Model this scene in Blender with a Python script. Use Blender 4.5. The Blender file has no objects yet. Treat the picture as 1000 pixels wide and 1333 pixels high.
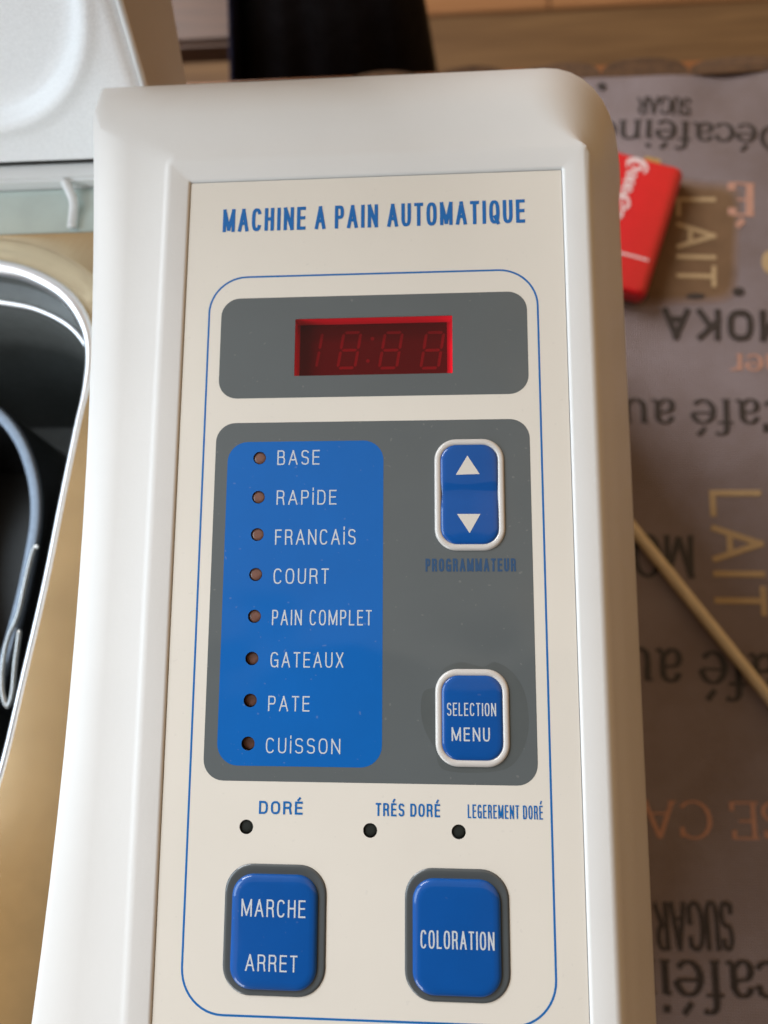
import bpy, bmesh, math, random
from mathutils import Vector, Matrix

random.seed(7)
scene = bpy.context.scene
COL = scene.collection

# ------------------------------------------------------------------ camera
FPX = 1050.0                                   # focal length in photograph pixels (1000 x 1333)
ROT = Matrix(((0.9974361949977792, -0.00671742743569933, -0.07124544249984137),
              (0.004812401590065261, -0.987034373125738, 0.16043686315562614),
              (-0.07139942366215589, -0.16036839600409827, -0.9844714825040818)))
CAM = Vector((0.013750153575336028, -0.030963826318293156, 0.4))
cd = bpy.data.cameras.new('camera')
cam = bpy.data.objects.new('camera', cd)
COL.objects.link(cam)
m = Matrix.Identity(4)
for i in range(3):
    m[i][0], m[i][1], m[i][2], m[i][3] = ROT[i][0], -ROT[i][1], -ROT[i][2], CAM[i]
cam.matrix_world = m
cd.sensor_fit = 'VERTICAL'
cd.sensor_height = 6.4
cd.sensor_width = 4.8
cd.lens = 6.4 * FPX / 1333.0
cd.clip_start, cd.clip_end = 0.01, 50
cd.dof.use_dof = True
cd.dof.focus_distance = 0.188
cd.dof.aperture_fstop = 1.85
scene.camera = cam

# ------------------------------------------------------------------ world (dim room), window lamps, added lid fill, exposure
w = bpy.data.worlds.new('World')
scene.world = w
w.use_nodes = True
nt = w.node_tree
nt.nodes.clear()
tc = nt.nodes.new('ShaderNodeTexCoord')
sep = nt.nodes.new('ShaderNodeSeparateXYZ')
nt.links.new(tc.outputs['Generated'], sep.inputs[0])
rz = nt.nodes.new('ShaderNodeValToRGB')          # floor brown -> wall -> ceiling
e = rz.color_ramp.elements
e[0].position, e[0].color = 0.0, (0.10, 0.06, 0.035, 1)
e[1].position, e[1].color = 1.0, (0.62, 0.58, 0.53, 1)
x = rz.color_ramp.elements.new(0.52); x.color = (0.30, 0.21, 0.13, 1)
x = rz.color_ramp.elements.new(0.80); x.color = (0.50, 0.44, 0.37, 1)
mz = nt.nodes.new('ShaderNodeMapRange')
mz.inputs['From Min'].default_value = -1
nt.links.new(sep.outputs['Z'], mz.inputs['Value'])
nt.links.new(mz.outputs[0], rz.inputs['Fac'])
ry = nt.nodes.new('ShaderNodeMapRange')          # the side of the room behind the camera is dim
ry.inputs['From Min'].default_value = -0.015
ry.inputs['From Max'].default_value = 0.02
ry.inputs['To Min'].default_value = 0.20
ry.inputs['To Max'].default_value = 1.0
nt.links.new(sep.outputs['Y'], ry.inputs['Value'])
lf_ = nt.nodes.new('ShaderNodeMapRange')         # but the wood to the far left is lit all along
lf_.inputs['From Min'].default_value = -0.30
lf_.inputs['From Max'].default_value = -0.42
nt.links.new(sep.outputs['X'], lf_.inputs['Value'])
mxm = nt.nodes.new('ShaderNodeMath'); mxm.operation = 'MAXIMUM'
nt.links.new(ry.outputs[0], mxm.inputs[0]); nt.links.new(lf_.outputs[0], mxm.inputs[1])
mul = nt.nodes.new('ShaderNodeVectorMath'); mul.operation = 'SCALE'
nt.links.new(rz.outputs['Color'], mul.inputs[0])
nt.links.new(mxm.outputs[0], mul.inputs['Scale'])
rx = nt.nodes.new('ShaderNodeValToRGB')          # wood to the far left, pale middle, dim warm wall on the right
rx.color_ramp.elements[0].position, rx.color_ramp.elements[0].color = 0.24, (1.55, 1.10, 0.56, 1)
rx.color_ramp.elements[1].position, rx.color_ramp.elements[1].color = 0.34, (1.0, 0.98, 0.95, 1)
x = rx.color_ramp.elements.new(0.13); x.color = (0.80, 0.82, 0.86, 1)
x = rx.color_ramp.elements.new(0.52); x.color = (1.0, 0.96, 0.90, 1)
x = rx.color_ramp.elements.new(0.68); x.color = (2.2, 1.58, 0.90, 1)
mx_ = nt.nodes.new('ShaderNodeMapRange')
mx_.inputs['From Min'].default_value = -1
nt.links.new(sep.outputs['X'], mx_.inputs['Value'])
nt.links.new(mx_.outputs[0], rx.inputs['Fac'])
mul2 = nt.nodes.new('ShaderNodeVectorMath'); mul2.operation = 'MULTIPLY'
nt.links.new(mul.outputs[0], mul2.inputs[0])
nt.links.new(rx.outputs['Color'], mul2.inputs[1])
bg = nt.nodes.new('ShaderNodeBackground')
bg.inputs['Strength'].default_value = 0.62
nt.links.new(mul2.outputs[0], bg.inputs['Color'])
wo = nt.nodes.new('ShaderNodeOutputWorld')
nt.links.new(bg.outputs[0], wo.inputs[0])


def area(name, loc, target, sx, sy, power, col):
    l = bpy.data.lights.new(name, 'AREA')
    l.shape = 'RECTANGLE'
    l.size, l.size_y, l.energy, l.color = sx, sy, power, col
    o = bpy.data.objects.new(name, l)
    COL.objects.link(o)
    o.location = loc
    o.rotation_euler = (Vector(target) - Vector(loc)).to_track_quat('-Z', 'Y').to_euler()
    return o


area('window_side', (-0.88, 0.02, 0.80), (0, 0.03, 0.2), 0.65, 0.65, 7.0, (0.70, 0.86, 1.0))
area('lid_fill', (-1.15, -1.75, 0.85), (-0.15, 0.15, 0.22), 0.9, 0.9, 15, (0.88, 0.94, 1.0))  # fill lamp added to whiten the open lid, no known window there
area('window_back', (-0.85, 0.95, 0.76), (0.02, 0.1, 0.15), 0.7, 0.7, 26, (0.92, 0.96, 1.0))
vs = scene.view_settings
scene.display_settings.display_device = 'sRGB'
vs.view_transform, vs.look, vs.exposure, vs.gamma = 'Standard', 'None', 0.0, 1.0
vs.use_curve_mapping = False


# ------------------------------------------------------------------ helpers
def at(px, py, z):
    """world point seen at a photograph pixel, at height z"""
    r = ROT @ Vector(((px - 500) / FPX, (py - 666.5) / FPX, 1.0))
    return CAM + r * ((z - CAM.z) / r.z)


def mat(name, col, rough=0.5, metal=0.0, coat=0.0, coat_rough=0.05, spec=0.5,
        noise=0.0, nscale=60, bump=0.0, bscale=300, col2=None, stretch=None, coat_bump=0.0, specks=0.0):
    mm = bpy.data.materials.new(name)
    mm.use_nodes = True
    t = mm.node_tree
    b = t.nodes['Principled BSDF']
    b.inputs['Base Color'].default_value = (*col, 1)
    b.inputs['Roughness'].default_value = rough
    b.inputs['Metallic'].default_value = metal
    b.inputs['Specular IOR Level'].default_value = spec
    b.inputs['Coat Weight'].default_value = coat
    b.inputs['Coat Roughness'].default_value = coat_rough
    co = t.nodes.new('ShaderNodeTexCoord')
    src = co.outputs['Object']
    if stretch:
        mp = t.nodes.new('ShaderNodeMapping')
        mp.inputs['Scale'].default_value = stretch
        t.links.new(src, mp.inputs[0])
        src = mp.outputs[0]
    if noise > 0 or col2:
        n = t.nodes.new('ShaderNodeTexNoise')
        n.inputs['Scale'].default_value = nscale
        n.inputs['Detail'].default_value = 6
        n.inputs['Roughness'].default_value = 0.6
        t.links.new(src, n.inputs['Vector'])
        r = t.nodes.new('ShaderNodeValToRGB')
        c2 = col2 if col2 else tuple(min(1, c * (1 + noise)) for c in col)
        c1 = col if col2 else tuple(c * (1 - noise) for c in col)
        r.color_ramp.elements[0].position, r.color_ramp.elements[0].color = 0.3, (*c1, 1)
        r.color_ramp.elements[1].position, r.color_ramp.elements[1].color = 0.7, (*c2, 1)
        t.links.new(n.outputs['Fac'], r.inputs['Fac'])
        t.links.new(r.outputs['Color'], b.inputs['Base Color'])
    if specks > 0:
        ns_ = t.nodes.new('ShaderNodeTexNoise')
        ns_.inputs['Scale'].default_value = 1000
        ns_.inputs['Detail'].default_value = 0
        t.links.new(co.outputs['Object'], ns_.inputs['Vector'])
        nl = t.nodes.new('ShaderNodeTexNoise')
        nl.inputs['Scale'].default_value = 28
        nl.inputs['Detail'].default_value = 5
        t.links.new(co.outputs['Object'], nl.inputs['Vector'])
        ms = t.nodes.new('ShaderNodeMapRange')
        ms.inputs['From Min'].default_value, ms.inputs['From Max'].default_value = 0.815, 0.86
        ms.inputs['To Max'].default_value = specks
        t.links.new(ns_.outputs['Fac'], ms.inputs['Value'])
        mxc = t.nodes.new('ShaderNodeMix')
        mxc.data_type = 'RGBA'
        old = b.inputs['Base Color'].links[0].from_socket if b.inputs['Base Color'].links else None
        for sk in mxc.inputs:
            if sk.name == 'A' and sk.type == 'RGBA':
                if old:
                    t.links.new(old, sk)
                else:
                    sk.default_value = (*col, 1)
            if sk.name == 'B' and sk.type == 'RGBA':
                sk.default_value = (0.5, 0.48, 0.45, 1)
        t.links.new(ms.outputs[0], mxc.inputs['Factor'])
        t.links.new([o_ for o_ in mxc.outputs if o_.type == 'RGBA'][0], b.inputs['Base Color'])
        mrr = t.nodes.new('ShaderNodeMapRange')
        mrr.inputs['From Min'].default_value, mrr.inputs['From Max'].default_value = 0.35, 0.7
        mrr.inputs['To Min'].default_value, mrr.inputs['To Max'].default_value = coat_rough, coat_rough + 0.09
        t.links.new(nl.outputs['Fac'], mrr.inputs['Value'])
        t.links.new(mrr.outputs[0], b.inputs['Coat Roughness'])
    if bump > 0:
        n2 = t.nodes.new('ShaderNodeTexNoise')
        n2.inputs['Scale'].default_value = bscale
        n2.inputs['Detail'].default_value = 3
        t.links.new(src, n2.inputs['Vector'])
        bp = t.nodes.new('ShaderNodeBump')
        bp.inputs['Strength'].default_value = 1.0
        bp.inputs['Distance'].default_value = bump
        t.links.new(n2.outputs['Fac'], bp.inputs['Height'])
        t.links.new(bp.outputs[0], b.inputs['Normal'])
    if coat_bump > 0:
        n3 = t.nodes.new('ShaderNodeTexNoise')
        n3.inputs['Scale'].default_value = 38
        n3.inputs['Detail'].default_value = 1
        t.links.new(co.outputs['Object'], n3.inputs['Vector'])
        bp = t.nodes.new('ShaderNodeBump')
        bp.inputs['Distance'].default_value = coat_bump
        t.links.new(n3.outputs['Fac'], bp.inputs['Height'])
        t.links.new(bp.outputs[0], b.inputs['Coat Normal'])
    return mm


FILM = dict(rough=0.5, coat=0.85, coat_rough=0.03, spec=0.15, coat_bump=0.0012, specks=0.12)
M = {
    'white': mat('white_plastic', (0.76, 0.755, 0.74), 0.36, spec=0.45, bump=0.00002, bscale=900, noise=0.015, nscale=40),
    'cream': mat('cream_film', (0.79, 0.745, 0.67), noise=0.03, nscale=14, **FILM),
    'grey': mat('grey_ink', (0.118, 0.133, 0.138), noise=0.03, nscale=50, **FILM),
    'blue': mat('blue_ink', (0.0, 0.128, 0.48), noise=0.04, nscale=50, **FILM),
    'line': mat('blue_line_ink', (0.006, 0.145, 0.46), **FILM),
    'faded': mat('faded_blue_ink', (0.030, 0.085, 0.19), **FILM),
    'ink_white': mat('white_ink', (0.62, 0.66, 0.70), **FILM),
    'ink_cream': mat('cream_ink', (0.72, 0.68, 0.62), **FILM),
    'key_blue': mat('glossy_blue_key', (0.0, 0.082, 0.35), 0.4, spec=0.2, coat=0.9, specks=0.06, coat_rough=0.03, noise=0.05, nscale=60, coat_bump=0.0015),
    'key_white': mat('pearl_key_frame', (0.66, 0.63, 0.60), 0.30, coat=0.8, coat_rough=0.05),
    'bubble': mat('lifted_film', (0.100, 0.112, 0.113), rough=0.4, coat=0.4, coat_rough=0.04, spec=0.2, noise=0.05, nscale=120, coat_bump=0.004),
    'gap': mat('dark_grey_gap', (0.075, 0.085, 0.090), 0.4, coat=0.5, noise=0.05, nscale=60, coat_bump=0.0015),
    'hole': mat('dark_hole', (0.012, 0.010, 0.009), 0.6),
    'led': mat('brown_led', (0.20, 0.095, 0.072), 0.25, coat=0.4, noise=0.15, nscale=900),
    'led_dark': mat('smoky_led', (0.022, 0.025, 0.022), 0.6, spec=0.2),
    'module': mat('display_face', (0.065, 0.055, 0.05), 0.5),
    'segment': mat('unlit_segment', (0.19, 0.16, 0.15), 0.5),
    'wall': mat('display_wall', (0.92, 0.92, 0.92), 0.6),
    'steel': mat('polished_steel', (0.78, 0.65, 0.44), 0.15, metal=1.0, bump=0.00006, bscale=22, noise=0.10, nscale=32),
    'chrome': mat('bright_rolled_steel', (0.90, 0.90, 0.92), 0.33, metal=1.0),
    'chamber': mat('dark_grey_coating', (0.125, 0.133, 0.127), 0.42, noise=0.12, nscale=300, bump=0.00005, bscale=1500),
    'pan': mat('black_nonstick', (0.018, 0.019, 0.021), 0.30, noise=0.2, nscale=400),
    'pan_rim': mat('grey_nonstick_rim', (0.11, 0.125, 0.15), 0.25, metal=0.7, noise=0.2, nscale=900),
    'wire': mat('pan_wire', (0.55, 0.55, 0.54), 0.25, metal=1.0),
    'lid_silver': mat('silver_sparkle_lining', (0.92, 0.92, 0.92), 0.42, metal=0.0, noise=0.06, nscale=1400, bump=0.00006, bscale=1500),
    'lid_taupe': mat('lid_plastic', (0.46, 0.42, 0.37), 0.45, noise=0.03, nscale=60),
    'trough': mat('greenish_trough', (0.58, 0.66, 0.62), 0.18, metal=0.4, noise=0.1, nscale=40),
    'edge_reflection': mat('red_brown_reflection', (0.30, 0.09, 0.05), 0.4, noise=0.2, nscale=120),
    'red': mat('red_lighter_plastic', (0.62, 0.006, 0.012), 0.33, coat=0.3, noise=0.04, nscale=200),
    'red_white': mat('white_lighter_print', (0.78, 0.62, 0.62), 0.4),
    'brass': mat('lighter_metal', (0.70, 0.55, 0.30), 0.3, metal=1.0),
    'ink_black': mat('black_cloth_print', (0.034, 0.025, 0.023), 0.55, noise=0.5, nscale=900),
    'ink_tan': mat('tan_cloth_print', (0.46, 0.32, 0.17), 0.85, noise=0.15, nscale=900),
    'ink_pink': mat('pink_cloth_print', (0.50, 0.265, 0.19), 0.85, noise=0.15, nscale=900),
    'patch_brown': mat('brown_cloth_patch', (0.17, 0.095, 0.045), 0.9, noise=0.2, nscale=120),
    'trim': mat('brown_scalloped_trim', (0.095, 0.046, 0.019), 0.9, noise=0.3, nscale=200),
    'stick': mat('pale_stick_wood', (0.72, 0.58, 0.38), 0.28, coat=0.4, noise=0.35, nscale=60, stretch=(60, 2, 60)),
    'table': mat('orange_table_wood', (0.24, 0.085, 0.026), 0.4, noise=0.3, nscale=14, stretch=(1, 12, 1)),
    'bench': mat('bench_wood', (0.085, 0.036, 0.016), 0.5, noise=0.3, nscale=14, stretch=(1, 12, 1)),
    'black': mat('black_fabric', (0.006, 0.006, 0.008), 0.95, noise=0.5, nscale=80, bump=0.001, bscale=60, spec=0.2),
    'navy': mat('navy_fabric', (0.012, 0.013, 0.035), 0.95, noise=0.3, nscale=80, spec=0.2),
}


def obj(name, bm, material, parent=None, smooth=False, angle=40):
    me = bpy.data.meshes.new(name)
    bm.normal_update()
    bm.to_mesh(me)
    bm.free()
    o = bpy.data.objects.new(name, me)
    COL.objects.link(o)
    me.materials.append(material)
    if smooth:
        for p in me.polygons:
            p.use_smooth = True
        if angle < 180:
            sharp_edges(me, math.radians(angle))
    if parent:
        o.parent = parent
    return o


def sharp_edges(me, ang):
    bm = bmesh.new()
    bm.from_mesh(me)
    for ed in bm.edges:
        if len(ed.link_faces) == 2 and ed.calc_face_angle(0) > ang:
            ed.smooth = False
    bm.to_mesh(me)
    bm.free()


def thing(name, label, cat, loc=(0, 0, 0), group=None):
    o = bpy.data.objects.new(name, None)
    COL.objects.link(o)
    o.empty_display_size = 0.02
    o.location = loc
    o['label'], o['category'] = label, cat
    if group:
        o['group'] = group
    return o


def tag(o, label, cat):
    o['label'], o['category'] = label, cat
    return o


def rrect(x0, x1, y0, y1, r, nc=8, ne=1):
    """rounded rectangle, counter-clockwise; r = one radius or (BR, TR, TL, BL)"""
    if not isinstance(r, (tuple, list)):
        r = (r,) * 4
    cs = [(x1, y0, -90, r[0], -1, 1), (x1, y1, 0, r[1], -1, -1), (x0, y1, 90, r[2], 1, -1), (x0, y0, 180, r[3], 1, 1)]
    pts = []
    arcs = []
    for cx, cy, a0, rr, sx, sy in cs:
        arc = []
        for k in range(nc + 1):
            a = math.radians(a0 + 90.0 * k / nc)
            arc.append((cx + sx * rr + rr * math.cos(a), cy + sy * rr + rr * math.sin(a)))
        arcs.append(arc)
    for i in range(4):
        pts += arcs[i]
        p, q = arcs[i][-1], arcs[(i + 1) % 4][0]
        for k in range(1, ne):
            t = k / ne
            pts.append((p[0] + (q[0] - p[0]) * t, p[1] + (q[1] - p[1]) * t))
    return pts


def circle(cx, cy, r, n=28):
    return [(cx + r * math.cos(2 * math.pi * k / n), cy + r * math.sin(2 * math.pi * k / n)) for k in range(n)]


def sheet(name, outline, holes, z, material, parent, thick=0.0):
    """flat sheet with holes cut out of it"""
    cu = bpy.data.curves.new(name, 'CURVE')
    cu.dimensions = '2D'
    cu.fill_mode = 'BOTH'
    cu.extrude = thick / 2
    for loop in [outline] + holes:
        s = cu.splines.new('POLY')
        s.points.add(len(loop) - 1)
        for p, q in zip(s.points, loop):
            p.co = (q[0], q[1], 0, 1)
        s.use_cyclic_u = True
    tmp = bpy.data.objects.new('tmp', cu)
    COL.objects.link(tmp)
    dg = bpy.context.evaluated_depsgraph_get()
    me = bpy.data.meshes.new_from_object(tmp.evaluated_get(dg))
    bpy.data.objects.remove(tmp)
    bpy.data.curves.remove(cu)
    me.name = name
    for v in me.vertices:
        v.co.z += z
    me.materials.clear()
    me.materials.append(material)
    o = bpy.data.objects.new(name, me)
    COL.objects.link(o)
    o.parent = parent
    return o


def loft(bm, loops, cap_first=False, cap_last=False):
    rows = [[bm.verts.new(p) for p in L] for L in loops]
    n = len(rows[0])
    for a, b in zip(rows, rows[1:]):
        for i in range(n):
            j = (i + 1) % n
            bm.faces.new((a[i], a[j], b[j], b[i]))
    if cap_first:
        bm.faces.new(rows[0][::-1])
    if cap_last:
        bm.faces.new(rows[-1])
    return rows


def tube(bm, pts, r, n=10, closed=False, flat=1.0):
    pts = [Vector(p) for p in pts]
    N = len(pts)
    loops = []
    for i, p in enumerate(pts):
        a = pts[i - 1] if (closed or i > 0) else p
        b = pts[(i + 1) % N] if (closed or i < N - 1) else p
        t = (b - a).normalized()
        s = t.cross(Vector((0, 0, 1)))
        s = s.normalized() if s.length > 1e-6 else Vector((1, 0, 0))
        u = s.cross(t).normalized()
        rr = r[i] if isinstance(r, list) else r
        loops.append([p + s * rr * math.cos(2 * math.pi * k / n) + u * rr * flat * math.sin(2 * math.pi * k / n) for k in range(n)])
    if closed:
        loops.append(loops[0])
    rows = [[bm.verts.new(q) for q in L] for L in (loops[:-1] if closed else loops)]
    if closed:
        rows.append(rows[0])
    for a, b in zip(rows, rows[1:]):
        for i in range(n):
            j = (i + 1) % n
            bm.faces.new((a[i], b[i], b[j], a[j]))
    if not closed:
        bm.faces.new(rows[0])
        bm.faces.new(rows[-1][::-1])


def smooth_path(pts, n=8, closed=False):
    """Catmull-Rom through the points"""
    P = [Vector(p) for p in pts]
    out = []
    N = len(P)
    rng = range(N) if closed else range(N - 1)
    for i in rng:
        p1, p2 = P[i], P[(i + 1) % N]
        p0 = P[i - 1] if (closed or i > 0) else p1
        p3 = P[(i + 2) % N] if (closed or i + 2 < N) else p2
        for k in range(n):
            t = k / n
            out.append(0.5 * ((2 * p1) + (p2 - p0) * t + (2 * p0 - 5 * p1 + 4 * p2 - p3) * t * t + (3 * p1 - p0 - 3 * p2 + p3) * t ** 3))
    if not closed:
        out.append(P[-1])
    return out


# ---- sans lettering: capitals drawn as even pen strokes
def sup(cx, cy, rx, ry, a0, a1, n=16, p=0.72):
    out = []
    for k in range(n + 1):
        a = math.radians(a0 + (a1 - a0) * k / n)
        c, s_ = math.cos(a), math.sin(a)
        out.append((cx + rx * math.copysign(abs(c) ** p, c), cy + ry * math.copysign(abs(s_) ** p, s_)))
    return out


# each glyph: width, strokes; the box 0..1 is the run of the stroke centre lines
SG = {
    'A': (1.06, [[(0, 0), (.5, 1)], [(.5, 1), (1, 0)], [(.19, .33), (.81, .33)]]),
    'B': (.86, [[(0, 0), (0, 1), (.5, 1)] + sup(.55, .765, .38, .235, 90, -90, 10) + [(0, .53)], [(.5, .53)] + sup(.58, .265, .42, .265, 90, -90, 10) + [(0, 0)]]),
    'C': (.92, [sup(.5, .5, .5, .5, 38, 322, 28)]),
    'D': (.90, [[(0, 0), (0, 1), (.45, 1)] + sup(.45, .5, .55, .5, 90, -90, 18) + [(0, 0)]]),
    'E': (.78, [[(1, 1), (0, 1), (0, 0), (1, 0)], [(0, .52), (.92, .52)]]),
    'F': (.74, [[(1, 1), (0, 1), (0, 0)], [(0, .52), (.88, .52)]]),
    'G': (.97, [sup(.5, .5, .5, .5, 40, 305, 26), [(.55, .46), (1, .46), (1, 0)]]),
    'H': (.88, [[(0, 0), (0, 1)], [(1, 0), (1, 1)], [(0, .52), (1, .52)]]),
    'I': (0, [[(0, 0), (0, 1)]]),
    'İ': (0, [[(0, 0), (0, .82)], [(0, 1.04), (0, 1.19)]]),
    'K': (.88, [[(0, 0), (0, 1)], [(0, .36), (.95, 1)], [(.36, .60), (1, 0)]]),
    'L': (.72, [[(0, 1), (0, 0), (1, 0)]]),
    'M': (1.30, [[(0, 0), (0, 1)], [(0, 1), (.5, .06)], [(.5, .06), (1, 1)], [(1, 1), (1, 0)]]),
    'N': (.98, [[(0, 0), (0, 1)], [(0, 1), (1, 0)], [(1, 0), (1, 1)]]),
    'O': (.96, [sup(.5, .5, .5, .5, 0, 360, 36)]),
    'P': (.82, [[(0, 0), (0, 1), (.5, 1)] + sup(.55, .74, .45, .26, 90, -90, 12) + [(0, .48)]]),
    'Q': (.96, [sup(.5, .5, .5, .5, 0, 360, 36), [(.60, .26), (1.0, -.04)]]),
    'R': (.88, [[(0, 0), (0, 1), (.5, 1)] + sup(.53, .75, .43, .25, 90, -90, 12) + [(0, .5)], [(.52, .5)] + sup(.62, .22, .30, .27, 80, 0, 6) + [(1, 0)]]),
    'S': (.86, [sup(.5, .76, .48, .24, 25, 255, 16, .8) + sup(.5, .25, .5, .25, 80, -155, 16, .8)]),
    'T': (.80, [[(0, 1), (1, 1)], [(.5, 1), (.5, 0)]]),
    'U': (.88, [[(0, 1), (0, .5)] + sup(.5, .4, .5, .4, 180, 360, 18) + [(1, 1)]]),
    'X': (.90, [[(0, 0), (1, 1)], [(0, 1), (1, 0)]]),
    ' ': (.42, []),
}


def stroke_quads(bm_, P, sw, fx, z):
    n_ = len(P)
    closed = (P[0] - P[-1]).length < 1e-7
    rows = []
    for i in range(n_):
        d1 = P[i] - P[i - 1] if i > 0 else (P[-1] - P[-2] if closed else P[1] - P[0])
        d2 = P[i + 1] - P[i] if i < n_ - 1 else (P[1] - P[0] if closed else P[-1] - P[-2])
        d1 = d1.normalized(); d2 = d2.normalized()
        tt = (d1 + d2)
        tt = tt.normalized() if tt.length > 1e-6 else d1
        k_ = min(1 / max(tt.dot(d2), .3), 1.6)
        nn = Vector((-tt.y, tt.x)) * sw / 2 * k_
        p = P[i].copy()
        if not closed and i == 0:
            p -= d2 * sw / 2 * .96
        if not closed and i == n_ - 1:
            p += d1 * sw / 2 * .96
        zz = z + 1e-7 * i
        rows.append((bm_.verts.new(fx(p + nn, zz)), bm_.verts.new(fx(p - nn, zz))))
    for a_, b_ in zip(rows, rows[1:]):
        f = bm_.faces.new((a_[0], a_[1], b_[1], b_[0]))


def sans_mesh(bm_, body, L_, capn, swf, gapf, fx, dz=0.000002):
    """word of length L_ and cap height capn; swf = stroke width / cap height; gapf = letter gap in average widths"""
    sw = swf * capn
    chars = []
    for ch in body:
        acc = ch == 'É'
        chars.append(('E' if acc else ch, acc))
    # natural advance in units where the running widths and gaps stretch together
    tot_w = sum(SG[c][0] for c, _ in chars)
    gaps = gapf * (len(chars) - 1)
    k_ = (L_ - sw * sum(1 for c, _ in chars if c != ' ')) / (tot_w + gaps)
    x_ = 0
    zi_ = 0
    for c, acc in chars:
        wd_ = SG[c][0] * k_
        if c != ' ':
            for st_ in SG[c][1] + ([[(.38, 1.22), (.66, 1.40)]] if acc else []):
                zi_ += 1
                P = []
                for u, v in st_:
                    q = Vector((x_ + sw / 2 + u * wd_, sw / 2 + v * (capn - sw)))
                    if not P or (q - P[-1]).length > 1e-7:
                        P.append(q)
                if SG[c][0] == 0 and len(st_) == 2 and st_[0][1] > 1:
                    pass
                stroke_quads(bm_, P, sw, fx, dz * (zi_ % 6))
            x_ += sw
        x_ += wd_ + gapf * k_


def px_word(name, body, x0, x1, ytop, ybase, z, material, parent, weight=0.14, gap=0.36, label=None):
    """flat sans word between two photo columns, cap line and baseline given, on the plane at height z"""
    xm = (x0 + x1) / 2
    a, b = at(x0, ybase, z), at(x1, ybase, z)
    c, d = at(xm, ybase, z), at(xm, ytop, z)
    bm_ = bmesh.new()
    sans_mesh(bm_, body, b.x - a.x, d.y - c.y, weight, gap, lambda p, zz: (a.x + p.x, c.y + p.y, z + zz))
    for f in bm_.faces:
        f.normal_update()
        if f.normal.z < 0:
            f.normal_flip()
    o = obj(name, bm_, material, parent)
    if label:
        o['label'] = label
    return o


# ================================================================== floor, table, cloth
def plank_mat():
    mm = mat('floor_planks', (0.24, 0.12, 0.05), 0.45)
    t = mm.node_tree
    b = t.nodes['Principled BSDF']
    co = t.nodes.new('ShaderNodeTexCoord')
    mp = t.nodes.new('ShaderNodeMapping')
    mp.inputs['Scale'].default_value = (1.6, 22, 5)
    t.links.new(co.outputs['Object'], mp.inputs[0])
    n = t.nodes.new('ShaderNodeTexNoise')
    n.inputs['Scale'].default_value = 3
    n.inputs['Detail'].default_value = 8
    n.inputs['Distortion'].default_value = 0.6
    t.links.new(mp.outputs[0], n.inputs['Vector'])
    oi = t.nodes.new('ShaderNodeObjectInfo')
    r = t.nodes.new('ShaderNodeValToRGB')
    r.color_ramp.elements[0].position, r.color_ramp.elements[0].color = 0.3, (0.145, 0.072, 0.028, 1)
    r.color_ramp.elements[1].position, r.color_ramp.elements[1].color = 0.7, (0.235, 0.128, 0.052, 1)
    t.links.new(n.outputs['Fac'], r.inputs['Fac'])
    t.links.new(r.outputs['Color'], b.inputs['Base Color'])
    return mm


PLANK = plank_mat()
PLANK2 = plank_mat()
for nd in PLANK2.node_tree.nodes:
    if nd.type == 'VALTORGB':
        nd.color_ramp.elements[0].color = (0.36, 0.160, 0.060, 1)
        nd.color_ramp.elements[1].color = (0.46, 0.220, 0.090, 1)


def box(bm, x0, x1, y0, y1, z0, z1, bev=0.0):
    r = bmesh.ops.create_cube(bm, size=1)
    for v in r['verts']:
        v.co = Vector((x0 + (v.co.x + .5) * (x1 - x0), y0 + (v.co.y + .5) * (y1 - y0), z0 + (v.co.z + .5) * (z1 - z0)))
    if bev:
        eds = list({ed for v in r['verts'] for ed in v.link_edges})
        bmesh.ops.bevel(bm, geom=eds, offset=bev, segments=2, affect='EDGES')


bm = bmesh.new()
box(bm, -4, 4, -4, 5, -0.80, -0.762)                    # sub-floor
yy = -2.0 + 0.0
k = 0
edges = [0.962 + 0.165 * i for i in range(-14, 16)]
for i, y0 in enumerate(edges):
    off = [0.19, -0.55, 0.7, -0.6][(i - 14) % 4]
    xs = sorted([-3.0, off - 1.6, off, off + 1.4, 3.0])
    for xa, xb in zip(xs, xs[1:]):
        if xb - xa > 0.02:
            n0 = len(bm.faces)
            box(bm, xa + 0.0015, xb - 0.0015, y0 + 0.002, y0 + 0.163, -0.7615, -0.75, 0.002)
            bm.faces.ensure_lookup_table()
            for f in bm.faces[n0:]:
                f.material_index = (i - 13) % 2
fl = obj('wooden_floor', bm, PLANK)
fl.data.materials.append(PLANK2)
fl['kind'] = 'structure'


def cloth_z(x, y):
    edge = max(0.0, (y - 0.19) / 0.09)
    return (0.0004 * math.sin(31 * x + 17 * y) + 0.0003 * math.sin(53 * x - 41 * y + 1.3)
            + 0.0012 * edge * math.sin(70 * x + 45 * y) + 0.0008 * edge * math.sin(120 * x - 60 * y + .7))


tb = thing('wooden_table', 'orange brown wooden table whose far edge shows behind the bread machine', 'table', (0, 0, 0))
bm = bmesh.new()
box(bm, -0.75, 0.75, -0.55, 0.2850, -0.030, -0.004, 0.004)
obj('tabletop', bm, M['table'], tb, True)
for sx in (-0.68, 0.68):
    for sy in (-0.5, 0.22):
        bm = bmesh.new()
        box(bm, sx - 0.03, sx + 0.03, sy - 0.03, sy + 0.03, -0.75, -0.0305, 0.003)
        obj('leg', bm, M['table'], tb)

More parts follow.
